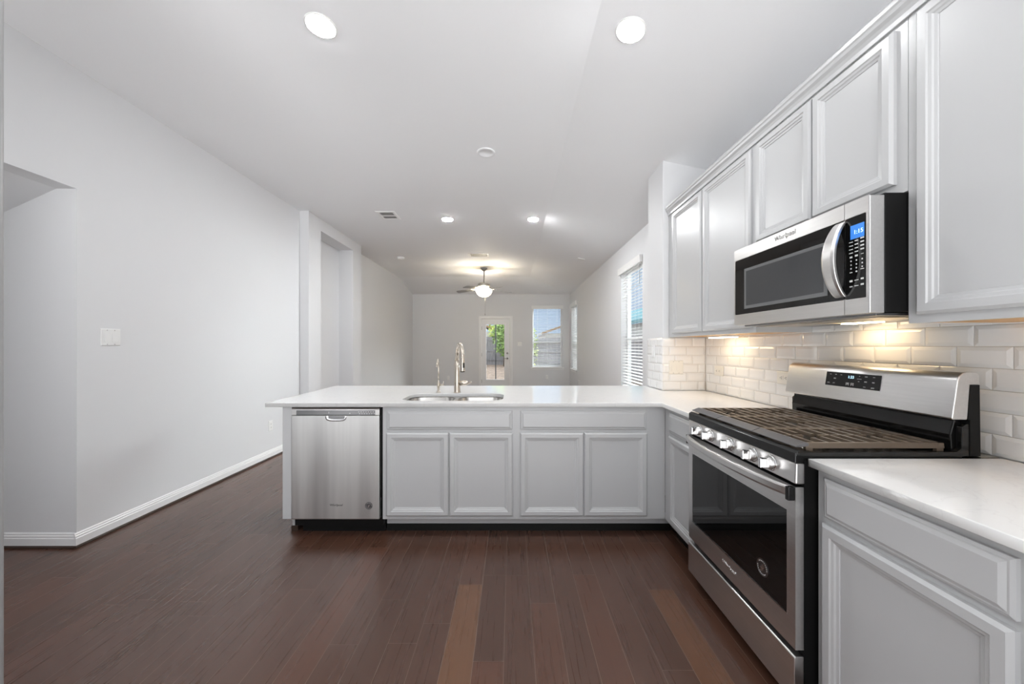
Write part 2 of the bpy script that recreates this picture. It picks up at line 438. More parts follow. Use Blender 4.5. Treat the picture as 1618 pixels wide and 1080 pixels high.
# baseboards with a dark shoe moulding
BB = [(0, .018), (.014, .018), (.014, .062), (.011, .066), (.011, .077), (.007, .082), (.007, .090), (.003, .096), (0, .096)]
SH = [(0, 0), (.017, 0), (.017, .008), (.012, .018), (0, .018)]
def base_x(name, x, y0_, y1_, s):       # along y on a wall at x, s = direction into the room
    b = MB().prism([(x + s * d, z) for d, z in BB], 'y', y0_, y1_)
    o = struct(b, name, M['trim'])
    struct(MB().prism([(x + s * d, z) for d, z in SH], 'y', y0_, y1_), 'shoe_moulding', M['shoe'], o, local=True)
def base_y(name, y, x0_, x1_, s):
    b = MB().prism([(y + s * d, z) for d, z in BB], 'x', x0_, x1_)
    o = struct(b, name, M['trim'])
    struct(MB().prism([(y + s * d, z) for d, z in SH], 'x', x0_, x1_), 'shoe_moulding', M['shoe'], o, local=True)
M['shoe'] = mat('dark_shoe_moulding', (.045, .028, .02), .3)
base_x('baseboard_left', XL, 2.2725, 4.69, 1)
base_y('baseboard_front', 2.287, -4.7, XL, -1)
base_x('baseboard_left', XLF, 6.316, YF, 1)
base_x('baseboard_left', -2.69, 4.676, 4.99, 1)
base_y('baseboard_far', YF, XLF, DX0 - .07, -1)
base_y('baseboard_far_right', YF, DX1 + .07, XR, -1)
base_x('baseboard_right', XR, 3.42, YF, -1)

# ------------------------------------------------------------------ tile backsplash
TW, TH, G = .1524, .0762, .0011
TL = [(0, 0), (0, .0045), (.0018, .0055), (.0135, .0085)]
def tile_rows(mb, u0, u1, z0, z1, offs, fn):
    r = 0; z = z0
    while z < z1 - .008:
        zt = min(z + TH, z1); u = offs[r % len(offs)]
        while u > u0: u -= TW
        while u < u1:
            a_, b_ = max(u, u0), min(u + TW, u1)
            if b_ - a_ > .006:
                ins = min((b_ - a_), (zt - z)) / 2
                lv = [(i_, d_) if i_ < ins - .004 else (ins - .004, d_) for i_, d_ in TL]
                mb.loops(a_ + G, b_ - G, z + G, zt - G, lv, fn, 1)
            u += TW
        z = zt; r += 1
bs = MB()
bs.box(XK - .004, XK, .2, 3.085, .915, 1.44)
tile_rows(bs, .2, 3.075, .915, 1.43, [1.241, 1.190, 1.289, 1.240, 1.187, 1.289, 1.240], lambda u, w, d: (XK - .002 - d, u, w))
bs.box(1.309, XK, 3.081, 3.085, .915, 1.371)
tile_rows(bs, 1.3035, 1.678, .915, 1.371, [1.465, 1.516, 1.465, 1.568, 1.516, 1.568], lambda u, w, d: (u, 3.083 - d, w))
bs.box(1.309, 1.313, 3.081, 3.42, .915, 1.371)
tile_rows(bs, 3.078, 3.42, .915, 1.371, [3.2, 3.15, 3.25, 3.2, 3.15, 3.2], lambda u, w, d: (1.311 - d, u, w))
struct(bs, 'wall_tile', [M['grout'], M['tile']])

# ------------------------------------------------------------------ cabinets
DOOR = [(0, 0), (0, .012), (.009, .020), (.033, .020), (.037, .016), (.045, .014), (.049, .010), (.057, .008), (.058, .005)]
DRAW = [(0, 0), (0, .010), (.007, .014), (.011, .014), (.021, .020)]
def fy(Y): return lambda u, w, d: (u, Y - d, w)
def fx(X): return lambda u, w, d: (X - d, u, w)
YC, XF = 2.42, 1.047         # front faces of the peninsula and of the right-hand run
ZD0, ZD1, ZW0, ZW1 = .143, .710, .731, .860
ZB0, ZB1 = .118, .886

def base_cab_y(name, label, xa, xb, doors, drawer, group, yb=3.02):
    t = thing(name, label, 'cabinet', ((xa + xb) / 2, (YC + yb) / 2, 0), group=group)
    b = MB(); b.box(xa, xb, YC, YC + .02, ZB0, ZB1); b.box(xa, xa + .018, YC + .02, yb, ZB0, ZB1); b.box(xb - .018, xb, YC + .02, yb, ZB0, ZB1)
    b.box(xa + .018, xb - .018, YC + .02, yb, ZB0, ZB0 + .018); b.box(xa + .018, xb - .018, yb - .012, yb, ZB0 + .018, ZB1)
    b.build('body', M['cab'], t)
    MB().box(xa, xb, 2.503, 2.52, .0, ZB0).build('toe_kick', M['cab'], t)
    MB().box(xa, xb, 2.497, 2.503, .0, .048).build('toe_kick_base', M['base_black'], t)
    for da, db in doors:
        MB().loops(da, db, ZD0, ZD1, DOOR, fy(YC)).build('door', M['cab'], t)
    for da, db in drawer:
        MB().loops(da, db, ZW0, ZW1, DRAW, fy(YC)).build('drawer_front', M['cab'], t)
    return t
def px(x, Y=2.40): return (x - 809) * Y / 560
base_cab_y('sink_cabinet', 'light grey double-door sink cabinet under the sink, right of the dishwasher', -.882, .030,
           [(px(609.5), px(708.6)), (px(709.6), px(810.5))], [(px(610.5), px(809.5))], 'peninsula base cabinets')
base_cab_y('base_cabinet', 'light grey double-door base cabinet between the sink cabinet and the corner', .030, .944,
           [(px(821.8), px(922.4)), (px(923.6), px(1023.5))], [(px(822.5), px(1022.5))], 'peninsula base cabinets')
# corner filler of the peninsula
t = thing('corner_filler', 'narrow grey filler board in the inside corner of the base cabinets', 'cabinet', (1.0, 2.43, 0))
MB().box(.944, XF - .0005, YC + .004, YC + .02, ZB0, ZB1).build('board', M['cab'], t)
MB().box(.944, XF + .07, 2.503, 2.52, 0, ZB0).build('toe_kick', M['cab'], t)
MB().box(.944, XF + .07, 2.497, 2.503, 0, .048).build('toe_kick_base', M['base_black'], t)
# end panel at the left
t = thing('end_panel', 'light grey end panel closing the peninsula left of the dishwasher', 'cabinet', (-1.535, 2.7, 0))
MB().box(-1.567, -1.504, YC, 3.02, ZB0, ZB1).build('panel', M['cab'], t, bevel=.002)
MB().box(-1.545, -1.504, 2.495, 2.99, .038, ZB0).build('toe_kick', M['cab'], t)
MB().box(-1.55, -1.504, 2.49, 3.0, 0, .038).build('shoe_moulding', M['shoe'], t)
# back of the peninsula, under the bar overhang
struct(MB().box(-1.567, 1.30, 3.022, 3.14, 0, .884), 'wall_low', M['wall'])

def base_cab_x(name, label, ya, yb, doors, drawer, group):
    xb = XK - .01
    t = thing(name, label, 'cabinet', ((XF + xb) / 2, (ya + yb) / 2, 0), group=group)
    b = MB(); b.box(XF, XF + .02, ya, yb, ZB0, ZB1); b.box(XF + .02, xb, ya, ya + .018, ZB0, ZB1); b.box(XF + .02, xb, yb - .018, yb, ZB0, ZB1)
    b.box(XF + .02, xb, ya + .018, yb - .018, ZB0, ZB0 + .018); b.box(xb - .012, xb, ya + .018, yb - .018, ZB0 + .018, ZB1)
    b.build('body', M['cab'], t)
    MB().box(XF + .083, XF + .10, ya, yb, 0, ZB0).build('toe_kick', M['cab'], t)
    MB().box(XF + .077, XF + .083, ya, yb, 0, .09).build('toe_kick_base', M['base_black'], t)
    for da, db in doors: MB().loops(da, db, ZD0, ZD1, DOOR, fx(XF)).build('door', M['cab'], t)
    for da, db in drawer: MB().loops(da, db, ZW0, ZW1, DRAW, fx(XF)).build('drawer_front', M['cab'], t)
    return t
base_cab_x('base_cabinet', 'light grey narrow base cabinet between the corner and the range, mostly hidden by the range', 1.962, 2.42, [(1.985, 2.335)], [(1.985, 2.335)], 'right-hand base cabinets')
base_cab_x('base_cabinet', 'light grey base cabinet with one wide drawer, on the near side of the range', .690, 1.2106, [(.729, 1.183)], [(.729, 1.178)], 'right-hand base cabinets')
base_cab_x('base_cabinet', 'light grey base cabinet beside the wide-drawer cabinet, farthest from the corner', .25, .688, [(.27, .655)], [(.27, .655)], 'right-hand base cabinets')

# ------------------------------------------------------------------ countertops and sink
SX0, SX1, SY0, SY1 = -.80, -.065, 2.50, 2.885
hole = rrect(SX0, SX1, SY0, SY1, .11, 8)
me = curve_slab([(-1.665, 2.39), (1.0115, 2.39), (1.0115, 1.960), (1.675, 1.960), (1.675, 3.072), (1.299, 3.072), (1.299, 3.454), (-1.715, 3.454)], [hole], .887, .914)
me.name = 'countertop'; me.materials.clear(); me.materials.append(M['quartz'])
o = bpy.data.objects.new('countertop', me); COL.objects.link(o)
tag(o, 'white quartz L-shaped countertop over the peninsula with the sink cut-out', 'countertop', 'quartz countertops')
me = curve_slab([(1.0115, .25), (1.675, .25), (1.675, 1.2106), (1.0115, 1.2106)], [], .887, .914)
me.name = 'countertop'; me.materials.clear(); me.materials.append(M['quartz'])
o = bpy.data.objects.new('countertop', me); COL.objects.link(o)
tag(o, 'short white quartz countertop on the near side of the range', 'countertop', 'quartz countertops')

t = thing('kitchen_sink', 'stainless double-bowl undermount sink set in the peninsula countertop', 'sink', (-.4325, 2.69, .68))
def bowl(xa, xb, ya, yb):
    b = MB(); rs = []
    for ins, z, rr in ((-.0015, .8838, .10), (.000, .879, .10), (.012, .74, .09), (.03, .705, .08), (.07, .695, .05)):
        rs.append([(p, q, z) for p, q in rrect(xa + ins, xb - ins, ya + ins, yb - ins, rr, 6)])
    b.rings(rs, 0, True, False)
    n_ = len(rs[0]); base = len(b.v) - n_
    b.f.append(tuple(base + i for i in range(n_))); b.m.append(0); b.sm.append(False)
    return b
me = curve_slab(rrect(SX0 - .02, SX1 + .02, SY0 - .02, SY1 + .02, .12, 6), [rrect(SX0 - .003, -.446, SY0 - .003, SY1 + .003, .10, 8), rrect(-.419, SX1 + .003, SY0 - .003, SY1 + .003, .10, 8)], .8840, .8868, .0002)
me.name = 'rim'; me.materials.clear(); me.materials.append(M['sink']); me.transform(Matrix.Translation(-ORG[t.name]))
ro = bpy.data.objects.new('rim', me); COL.objects.link(ro); ro.parent = t
for xa, xb in ((SX0 - .003, -.446), (-.419, SX1 + .003)):
    ob = bowl(xa, xb, SY0 - .003, SY1 + .003).build('bowl', M['sink'], t)
    sd = ob.modifiers.new('solid', 'SOLIDIFY'); sd.thickness = .0015; sd.offset = 1
    cx, cy = (xa + xb) / 2, (SY0 + SY1) / 2 + .03
    MB().lathe([(.045, .6965), (.045, .699), (.035, .6975), (.012, .6972)], (cx, cy, 0)).build('drain', M['chrome'], ob)

# ------------------------------------------------------------------ faucets
t = thing('kitchen_faucet', 'tall brushed-nickel pull-down faucet behind the sink', 'faucet', (-.454, 2.922, .914))
bx_, by_ = -.454, 2.932
MB().lathe([(.029, .9143), (.029, .920), (.0265, .925), (.0255, .98), (.0235, 1.03), (.0205, 1.10), (.019, 1.18)], (bx_, by_, 0)).build('body', M['nickel'], t)
pts = []; rad = []
d_ = Vector((.075, -.21, 0)); L_ = d_.length; d_.normalize()
for i in range(15):
    a_ = PI * i / 14 * .93
    rr = L_ / 2
    p = Vector((bx_, by_, 1.178)) + d_ * (rr - rr * math.cos(a_)) + Vector((0, 0, .132 * math.sin(a_)))
    pts.append(p); rad.append(.0188 - .003 * i / 14)
MB().tube(pts, rad, 16).build('spout', M['nickel'], t)
end = pts[-1]
hd = MB().lathe([(.0155, .012), (.0165, 0), (.0175, -.05), (.0205, -.095), (.0205, -.102), (.017, -.103)], (end.x, end.y, end.z)).build('spray_head', M['nickel'], t)
MB().lathe([(.0165, -.1035), (.0165, -.107), (.004, -.107)], (end.x, end.y, end.z)).build('nozzle', M['black'], hd)
MB().box(end.x + .004, end.x + .016, end.y - .0215, end.y - .012, end.z - .075, end.z - .035).build('button', M['black'], hd, bevel=.003)
MB().lathe([(.0205, .012), (.0205, .066), (.0185, .072), (.0165, .086), (.009, .094), (.003, .108)], (bx_, by_, .992), 'x').build('valve_handle', M['nickel'], t)
MB().tube([(bx_ + .09, by_, .995), (bx_ + .115, by_ - .004, 1.0), (bx_ + .121, by_ - .005, .997)], [.006, .006, .004], 10).build('lever', M['nickel'], t)

t = thing('filter_faucet', 'slim brushed-nickel filtered-water faucet left of the tall faucet', 'faucet', (-.613, 2.946, .914))
fx_, fy_ = -.613, 2.956
MB().lathe([(.019, .9143), (.018, .919), (.010, .928), (.009, .938), (.0125, .955), (.014, .975), (.012, .992), (.007, 1.008), (.006, 1.02)], (fx_, fy_, 0), n=18).build('body', M['nickel'], t)
pts = [(fx_, fy_, 1.015), (fx_, fy_, 1.10), (fx_ + .001, fy_, 1.15), (fx_ + .002, fy_ - .012, 1.178), (fx_ + .004, fy_ - .04, 1.192), (fx_ + .006, fy_ - .07, 1.186), (fx_ + .007, fy_ - .085, 1.165)]
MB().tube(pts, .0052, 10).build('spout', M['nickel'], t)
MB().lathe([(.0065, 1.172), (.0072, 1.165), (.0072, 1.130), (.0055, 1.128)], (fx_ + .007, fy_ - .087, 0), n=14).build('spout_tip', M['nickel'], t)
h = MB(); h.lathe([(.007, .008), (.007, .03), (.0055, .045)], (fx_, fy_, .975), 'x', 14); h.tube([(fx_ + .04, fy_, .974), (fx_ + .043, fy_, .99), (fx_ + .042, fy_, 1.006)], [.005, .0045, .0055], 10)
h.build('valve_handle', M['nickel'], t)

# ------------------------------------------------------------------ dishwasher
DWX0, DWX1 = -1.500, -.902
t = thing('dishwasher', 'stainless dishwasher with smudged front at the left end of the peninsula', 'dishwasher', (-1.2, 2.7, 0))
MB().box(-1.500, -.888, YC + .03, 3.0, .06, .878).build('tub', M['black'], t)
dr = MB(); YD = YC - .012
dr.prism([(YC + .028, .120), (YD + .004, .120), (YD, .124), (YD, .826), (YC + .028, .826)], 'x', DWX0, DWX1)
door = dr.build('door', M['steel_v'], t, bevel=.003)
MB().prism([(YC + .028, .828), (YD + .002, .828), (YD + .002, .868), (YD + .010, .879), (YC + .028, .879)], 'x', DWX0, DWX1).build('control_strip', M['steel'], t, bevel=.002)
cs = MB().box(DWX0 + .034, DWX1 - .028, YD - .0006, YD + .006, .829, .862).build('control_panel', M['steel_dark'], t, bevel=.002)
each('button', [(-1.045 + i * .0165 + j * .006, -1.037 + i * .0165 + j * .006, YD - .0012, YD, .850 - j * .012, .853 - j * .012) for i in range(7) for j in range(2)], M['print'], cs)
each('indicator', [(-1.245, -1.243, YD - .0012, YD, .842, .853), (-1.105, -1.098, YD - .0012, YD, .840, .844)], M['print'], cs)
each('vent_slot', [(-1.466 + i * .0105, -1.458 + i * .0105, YD + .0065, YD + .0085, .8685, .8745) for i in range(9)], M['slot'], t)
# pocket handle: a dark scoop under a chrome lip
hp = MB(); cx, cz = -1.196, .823
ring = [[], [], []]
for i in range(17):
    a_ = PI + PI * i / 16
    for k, (rx, rz, yy) in enumerate(((.072, .036, YD - .001), (.060, .026, YD - .004), (.054, .021, YD - .001))):
        ring[k].append((cx + rx * math.copysign(abs(math.cos(a_)) ** .6, math.cos(a_)), yy, cz + rz * math.copysign(abs(math.sin(a_)) ** .6, math.sin(a_))))
vs = ring[0] + ring[1] + ring[2]; n_ = 17; fs = []
for k in range(2):
    for i in range(16): fs.append((k * n_ + i, k * n_ + i + 1, (k + 1) * n_ + i + 1, (k + 1) * n_ + i))
hp.add(vs, fs, 0, True)
hp.build('handle_rim', M['chrome'], door)
hb = MB(); hb.add(ring[2], [tuple(range(17))], 0)
hb.build('handle_pocket', M['steel_dark'], door)
text_mesh('lettering', 'Whirlpool', .021, M['print_dark'], door, face_mtx((px(531, 2.408), YD - .0006, 1.297 - (797.5 - 546.8) * 2.408 / 560), (1, 0, 0), (0, 0, 1)), shear=.2)
def badge(parent, pos, r, right, up, mats=(0, 0)):
    """round chrome badge: ring, bowl and a leaf-like stroke pattern"""
    R_, U_ = Vector(right), Vector(up); n = R_.cross(U_)
    def pt(a_, rr, d): return tuple(Vector(pos) + R_ * math.cos(a_) * rr + U_ * math.sin(a_) * rr + n * d)
    b = MB(); k = 28
    b.rings([[pt(2 * PI * i / k, r, .0004) for i in range(k)], [pt(2 * PI * i / k, r, .0014) for i in range(k)], [pt(2 * PI * i / k, r * .88, .0014) for i in range(k)], [pt(2 * PI * i / k, r * .88, .0006) for i in range(k)]], 0, False)
    for i in range(22):
        if i % 11 < 9:
            a_ = 2 * PI * i / 22
            b.add([pt(a_ - .07, r * .70, .0016), pt(a_ + .07, r * .70, .0016), pt(a_ + .07, r * .82, .0016), pt(a_ - .07, r * .82, .0016)], [(0, 1, 2, 3)], 1)
    for s_, hw in ((-.30, .36), (0, .50), (.30, .36)):
        c0 = Vector(pos) + R_ * (s_ * r * .3) + U_ * (s_ * r)
        d1 = (R_ * .9 + U_ * .42).normalized(); d2 = n.cross(d1)
        b.add([tuple(c0 - d1 * r * hw - d2 * r * .02 + n * .0017), tuple(c0 - d2 * r * .11 + n * .0017), tuple(c0 + d1 * r * hw + d2 * r * .02 + n * .0017), tuple(c0 + d2 * r * .11 + n * .0017)], [(0, 1, 2, 3)], 2)
    return b
badge(None, (px(582.8, 2.408), YD, 1.297 - (798.5 - 546.8) * 2.408 / 560), .025, (1, 0, 0), (0, 0, 1)).build('badge', [M['steel_dark'], M['print'], M['chrome']], door)
MB().box(-1.468, -.888, 2.492, 2.50, .0, .113).build('kick_plate', M['black'], t)
MB().box(-.900, -.886, YC + .012, YC + .028, .26, .872).build('side_gap_shade', M['black'], t)  # black strip standing in for the shade in the gap beside the door

# ------------------------------------------------------------------ range
RY0, RY1 = 1.217, 1.955
RX = .975
t = thing('gas_range', 'stainless freestanding gas range with black cooktop between the base cabinets', 'range', (1.28, 1.586, 0))
b = MB(); b.box(1.004, 1.55, RY0 + .001, RY1 - .001, .03, .905)
b.build('body', M['black'], t)
for fx0 in (1.05, 1.48):
    for fy0 in (RY0 + .05, RY1 - .05): MB().lathe([(.018, 0), (.018, .008), (.008, .01), (.008, .031)], (fx0, fy0, 0), n=10).build('levelling_foot', M['black'], t)
MB().prism([(RX, .066), (RX - .004, .070), (RX - .004, .225), (RX, .229), (1.004, .229), (1.004, .066)], 'y', RY0 + .002, RY1 - .002).build('storage_drawer', M['steel'], t, bevel=.002)
od = wall_cells(MB(), 'x', RX, 1.0035, RY0 + .002, RY1 - .002, .252, .812, [(1.258, 1.917, .352, .718)])
od = od.build('oven_door', M['steel'], t)
wn = MB(); wn.prism([(p, q) for p, q in rrect(1.259, 1.916, .353, .717, .012, 4)], 'x', RX + .002, RX + .012)
wn = wn.build('oven_window', M['glass_black'], od)
MB().box(RX - .0005, RX + .006, 1.256, 1.919, .349, .3525).build('window_trim', M['chrome'], od)
MB().box(RX + .002, 1.003, RY0 + .004, RY1 - .004, .785, .8135).build('vent_strip', M['black'], od)
vt = MB().box(RX + .0014, RX + .0022, 1.297, 1.868, .7915, .8105)
for i in range(42): vt.box(RX + .0006, RX + .0020, 1.30 + i * .0135, 1.307 + i * .0135, .792, .810)
vt.build('vent_grille', M['iron_edge'], od)
# bowed handle with black end caps
hb = MB(); rs = []
K = 44
for i in range(K + 1):
    u = i / K; y = RY1 - .006 - u * (RY1 - RY0 - .026)
    bow = (1 - (2 * u - 1) ** 2) ** .7
    xo = .962 - .040 * bow
    z0_, z1_ = .770, .812
    rs.append([(xo, y, z0_ + .006), (xo - .004, y, z0_ + .014), (xo - .004, y, z1_ - .008), (xo, y, z1_), (xo + .012, y, z1_), (xo + .012, y, z0_ + .006)])
hb.rings(rs, 0, False)
hb.build('handle', M['steel'], od, bevel=.002)
MB().box(.952, RX, RY0 + .004, RY0 + .02, .764, .812).build('handle_cap', M['enamel'], od, bevel=.003)
MB().box(.958, RX, RY1 - .008, RY1 - .003, .764, .812).build('handle_cap', M['enamel'], od, bevel=.002)
text_mesh('lettering', 'Whirlpool', .024, M['chrome'], od, face_mtx((RX - .0006, 1.592, .305), (0, -1, 0), (0, 0, 1)))
badge(None, (RX + .002, 1.382, .435), .033, (0, -1, 0), (0, 0, 1)).build('badge', [M['steel_dark'], M['print'], M['chrome']], od)
# control panel and knobs
cp = MB().prism([(RX - .001, .823), (RX + .001, .894), (1.006, .894), (1.006, .823)], 'y', RY0, RY1).build('control_panel', M['steel'], t, bevel=.004)
for y in (1.838, 1.737, 1.585, 1.434, 1.333):
    kb = MB(); kb.lathe([(.0235, 0), (.0235, -.012), (.021, -.016), (.0205, -.020)], (RX, y, .8595), 'x', 22)
    kn = kb.build('knob', M['steel'], t, bevel=.001)
    MB().box(RX - .046, RX - .019, y - .0075, y + .0075, .8595 - .0185, .8595 + .0185).build('grip', M['chrome'], kn, bevel=.003)
    MB().lathe([(.0285, -.0004), (.0285, -.003), (.0238, -.004)], (RX, y, .8595), 'x', 22).build('bezel', M['chrome'], kn)
# cooktop: shallow black pan with a rolled front and side lips
ct = MB()
ct.prism([(RX - .001, .8945), (RX - .001, .930), (RX + .012, .938), (1.03, .936), (1.045, .926), (1.55, .926), (1.55, .9055), (1.006, .9055), (1.006, .8945)], 'y', RY0 + .002, RY1 - .002)
for ya, yb in ((RY0 + .0, RY0 + .018), (RY1 - .018, RY1)):
    ct.prism([(RX, .918), (RX + .004, .934), (1.53, .934), (1.545, .945), (1.545, 1.02), (1.56, 1.03), (1.57, 1.03), (1.57, .918)], 'y', ya, yb)
ct.build('cooktop', M['enamel'], t, bevel=.002)
# burners
for bx0, by0, br in ((1.13, 1.36, .045), (1.37, 1.36, .036), (1.25, 1.586, .05), (1.13, 1.812, .036), (1.37, 1.812, .045)):
    bu = MB().lathe([(br + .014, .9265), (br + .010, .932), (br, .934), (br, .941)], (bx0, by0, 0), n=24).build('burner', M['alum'], t)
    MB().lathe([(br - .003, .9415), (br - .003, .946), (br - .009, .949), (.004, .949)], (bx0, by0, 0), n=24).build('burner_cap', M['black'], bu)
# three cast-iron grates
def bar_y(mb, x, y0_, y1_, w=.0072, z0_=.943, z1_=.961): mb.prism([(x - w, z0_), (x - w * .75, z1_), (x + w * .75, z1_), (x + w, z0_)], 'y', y0_, y1_)
def bar_x(mb, y, x0_, x1_, w=.0055, z0_=.947, z1_=.961): mb.prism([(y - w, z0_), (y - w * .75, z1_), (y + w * .75, z1_), (y + w, z0_)], 'x', x0_, x1_)
GX0, GX1 = .992, 1.505
gy = [RY0 + .014, 1.460, 1.712, RY1 - .012]
for gi in range(3):
    ya, yb = gy[gi] + .0015, gy[gi + 1] - .0015
    m_ = MB(); ym = (ya + yb) / 2
    bar_x(m_, ya + .008, GX0 + .03, GX1, .008, .942); bar_x(m_, yb - .008, GX0 + .03, GX1, .008, .942)
    bar_y(m_, GX1 - .012, ya, yb, .012, .946); 
    cs_ = [1.25] if gi == 1 else [1.13, 1.37]
    xs = [GX0 + .070 + k * .0475 for k in range(9)]
    for x_ in xs:
        near = min(abs(x_ - c_) for c_ in cs_)
        gap = .034 if near < .022 else (.018 if near < .06 else 0)
        if gap:
            bar_y(m_, x_, ya + .014, ym - gap); bar_y(m_, x_, ym + gap, yb - .014)
        else:
            bar_y(m_, x_, ya + .014, yb - .014)
    for c_ in cs_:
        bar_x(m_, ym, c_ - .112, c_ - .028); bar_x(m_, ym, c_ + .028, c_ + .112)
    for x_, y_ in ((GX0 + .045, ya + .009), (GX1 - .012, ya + .009), (GX0 + .045, yb - .009), (GX1 - .012, yb - .009)):
        m_.box(x_ - .012, x_ + .012, y_ - .006, y_ + .006, .9265, .948)
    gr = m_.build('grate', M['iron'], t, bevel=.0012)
    fe = MB(); fe.prism([(GX0 - .006, .946), (GX0 - .006, .949), (GX0 + .030, .962), (GX0 + .040, .961), (GX0 + .040, .950), (GX0 + .02, .947)], 'y', ya, yb)
    fe.build('grate_front_edge', M['iron_edge'], gr, bevel=.001)
# riser and backguard
MB().prism([(1.532, .927), (1.528, .99), (1.540, 1.035), (1.540, 1.043), (1.570, 1.043), (1.570, .927)], 'y', RY0 + .019, RY1 - .019).build('riser', M['enamel'], t, bevel=.004)
prof = [(1.512, 1.045), (1.508, 1.050), (1.527, 1.178), (1.533, 1.194), (1.545, 1.205), (1.560, 1.209), (1.592, 1.208), (1.604, 1.200), (1.604, 1.165), (1.571, 1.165), (1.562, 1.045)]
bgd = MB().prism(prof, 'y', RY0 - .002, RY1 + .002, smooth=True)
bgd = bgd.build('backguard', M['steel'], t, bevel=.003)
MB().prism([(1.5715, .92), (1.5715, 1.044), (1.5635, 1.0445), (1.5722, 1.1642), (1.6045, 1.1645), (1.608, .92)], 'y', RY0 - .001, RY1 + .001).build('backguard_shell', M['black'], t)
# display on the backguard (its face leans back slightly)
fd = Vector((1.527 - 1.508, 0, 1.178 - 1.050)).normalized(); nrm = Vector((-fd.z, 0, fd.x))
def bgp(y, z, d=0): 
    s_ = (z - 1.050) / fd.z; return tuple(Vector((1.508, y, 1.050)) + fd * s_ + nrm * d)
dp = MB(); q = [(1.715, 1.112), (1.462, 1.112), (1.462, 1.1755), (1.715, 1.1755)]
dp.rings([[bgp(y, z, .0002) for y, z in q], [bgp(y, z, .0022) for y, z in q]], 0, False)
dp = dp.build('display_panel', M['enamel'], t)
def bgtext(name, s, y, z, size, m): return text_mesh(name, s, size, m, dp, face_mtx(bgp(y, z, .0030), (0, -1, 0), fd), depth=.0003)
bgtext('lit_clock', '1:33', 1.5905, 1.1575, .017, M['lcd_digit'])
bgtext('oven_symbols', '[8]  [2]', 1.592, 1.1275, .013, M['print'])
for y, z, w_, h_ in ((1.692, 1.165, .008, .0025), (1.665, 1.165, .008, .0025), (1.638, 1.165, .007, .0022), (1.668, 1.147, .011, .005), (1.698, 1.125, .012, .0035), (1.671, 1.125, .009, .0035),
                     (1.552, 1.165, .005, .003), (1.552, 1.153, .020, .002), (1.553, 1.142, .006, .0035), (1.523, 1.165, .011, .004), (1.490, 1.165, .009, .0025), (1.523, 1.143, .011, .005), (1.490, 1.143, .010, .005), (1.525, 1.121, .010, .0025), (1.490, 1.120, .013, .0045)):
    MB().rings([[bgp(y + w_ / 2, z - h_ / 2, .0026), bgp(y - w_ / 2, z - h_ / 2, .0026), bgp(y - w_ / 2, z + h_ / 2, .0026), bgp(y + w_ / 2, z + h_ / 2, .0026)], [bgp(y + w_ / 2, z - h_ / 2, .003), bgp(y - w_ / 2, z - h_ / 2, .003), bgp(y - w_ / 2, z + h_ / 2, .003), bgp(y + w_ / 2, z + h_ / 2, .003)]], 0, False).build('button', M['print_dim'], dp)
# strip between the range and the counter along the wall
tag(MB().box(1.6105, 1.674, RY0 + .0, RY1, .900, .916).build('filler_strip', M['alum']), 'narrow metal filler strip on the counter behind the range', 'filler strip')

# ------------------------------------------------------------------ wall cabinets
XU, XUB = 1.362, XK - .001
UZ0, UZ1 = 1.375, 2.442
def wall_cab(label, ya, yb, z0_, doors, dz0, group='wall cabinets'):
    t = thing('wall_cabinet', label, 'cabinet', ((XU + XUB) / 2, (ya + yb) / 2, z0_), group=group)
    b = MB(); b.box(XU, XU + .02, ya, yb, z0_, UZ1); b.box(XU + .02, XUB - .012, ya, ya + .016, z0_, UZ1); b.box(XU + .02, XUB - .012, yb - .016, yb, z0_, UZ1)
    b.box(XU + .02, XUB - .012, ya + .016, yb - .016, UZ1 - .016, UZ1)
    b.build('body', M['cab'], t)
    MB().box(XU + .02, XUB - .012, ya + .016, yb - .016, z0_ + .002, z0_ + .014).build('bottom_panel', M['cab_in'], t)
    for da, db in doors: MB().loops(da, db, dz0, 2.412, DOOR, fx(XU)).build('door', M['cab'], t)
    return t
wall_cab('light grey two-door wall cabinet at the far end, next to the column', 1.978, 3.076, UZ0, [(2.527, 2.985), (2.004, 2.506)], 1.403)
wall_cab('short light grey two-door wall cabinet above the microwave', 1.219, 1.976, 1.832, [(1.600, 1.958), (1.254, 1.592)], 1.868)
wall_cab('light grey wall cabinet with one large tall door beside the black microwave side', .30, 1.217, UZ0, [(.34, 1.184)], 1.403)
cm = MB().prism([(XU + .012, 2.4425), (XU - .001, 2.4425), (XU - .003, 2.4265), (XU - .009, 2.4265), (XU - .010, 2.444), (XU - .016, 2.456), (XU - .026, 2.466), (XU - .029, 2.478), (XU - .034, 2.484), (XU - .034, 2.499), (XU + .02, 2.499)], 'y', .30, 3.076)
tag(cm.build('crown_moulding', M['cab']), 'long light grey crown moulding along the top of the wall cabinets', 'crown moulding')

# under-cabinet lamp
t = thing('under_cabinet_lamp', 'small lit warm lamp under the far wall cabinet', 'lamp', (1.56, 2.62, 1.37))
MB().box(1.52, 1.60, 2.49, 2.76, 1.364, 1.3765).build('housing', M['plastic'], t)
MB().box(1.525, 1.595, 2.50, 2.75, 1.359, 1.3635).build('lens', M['under_lens'], t)

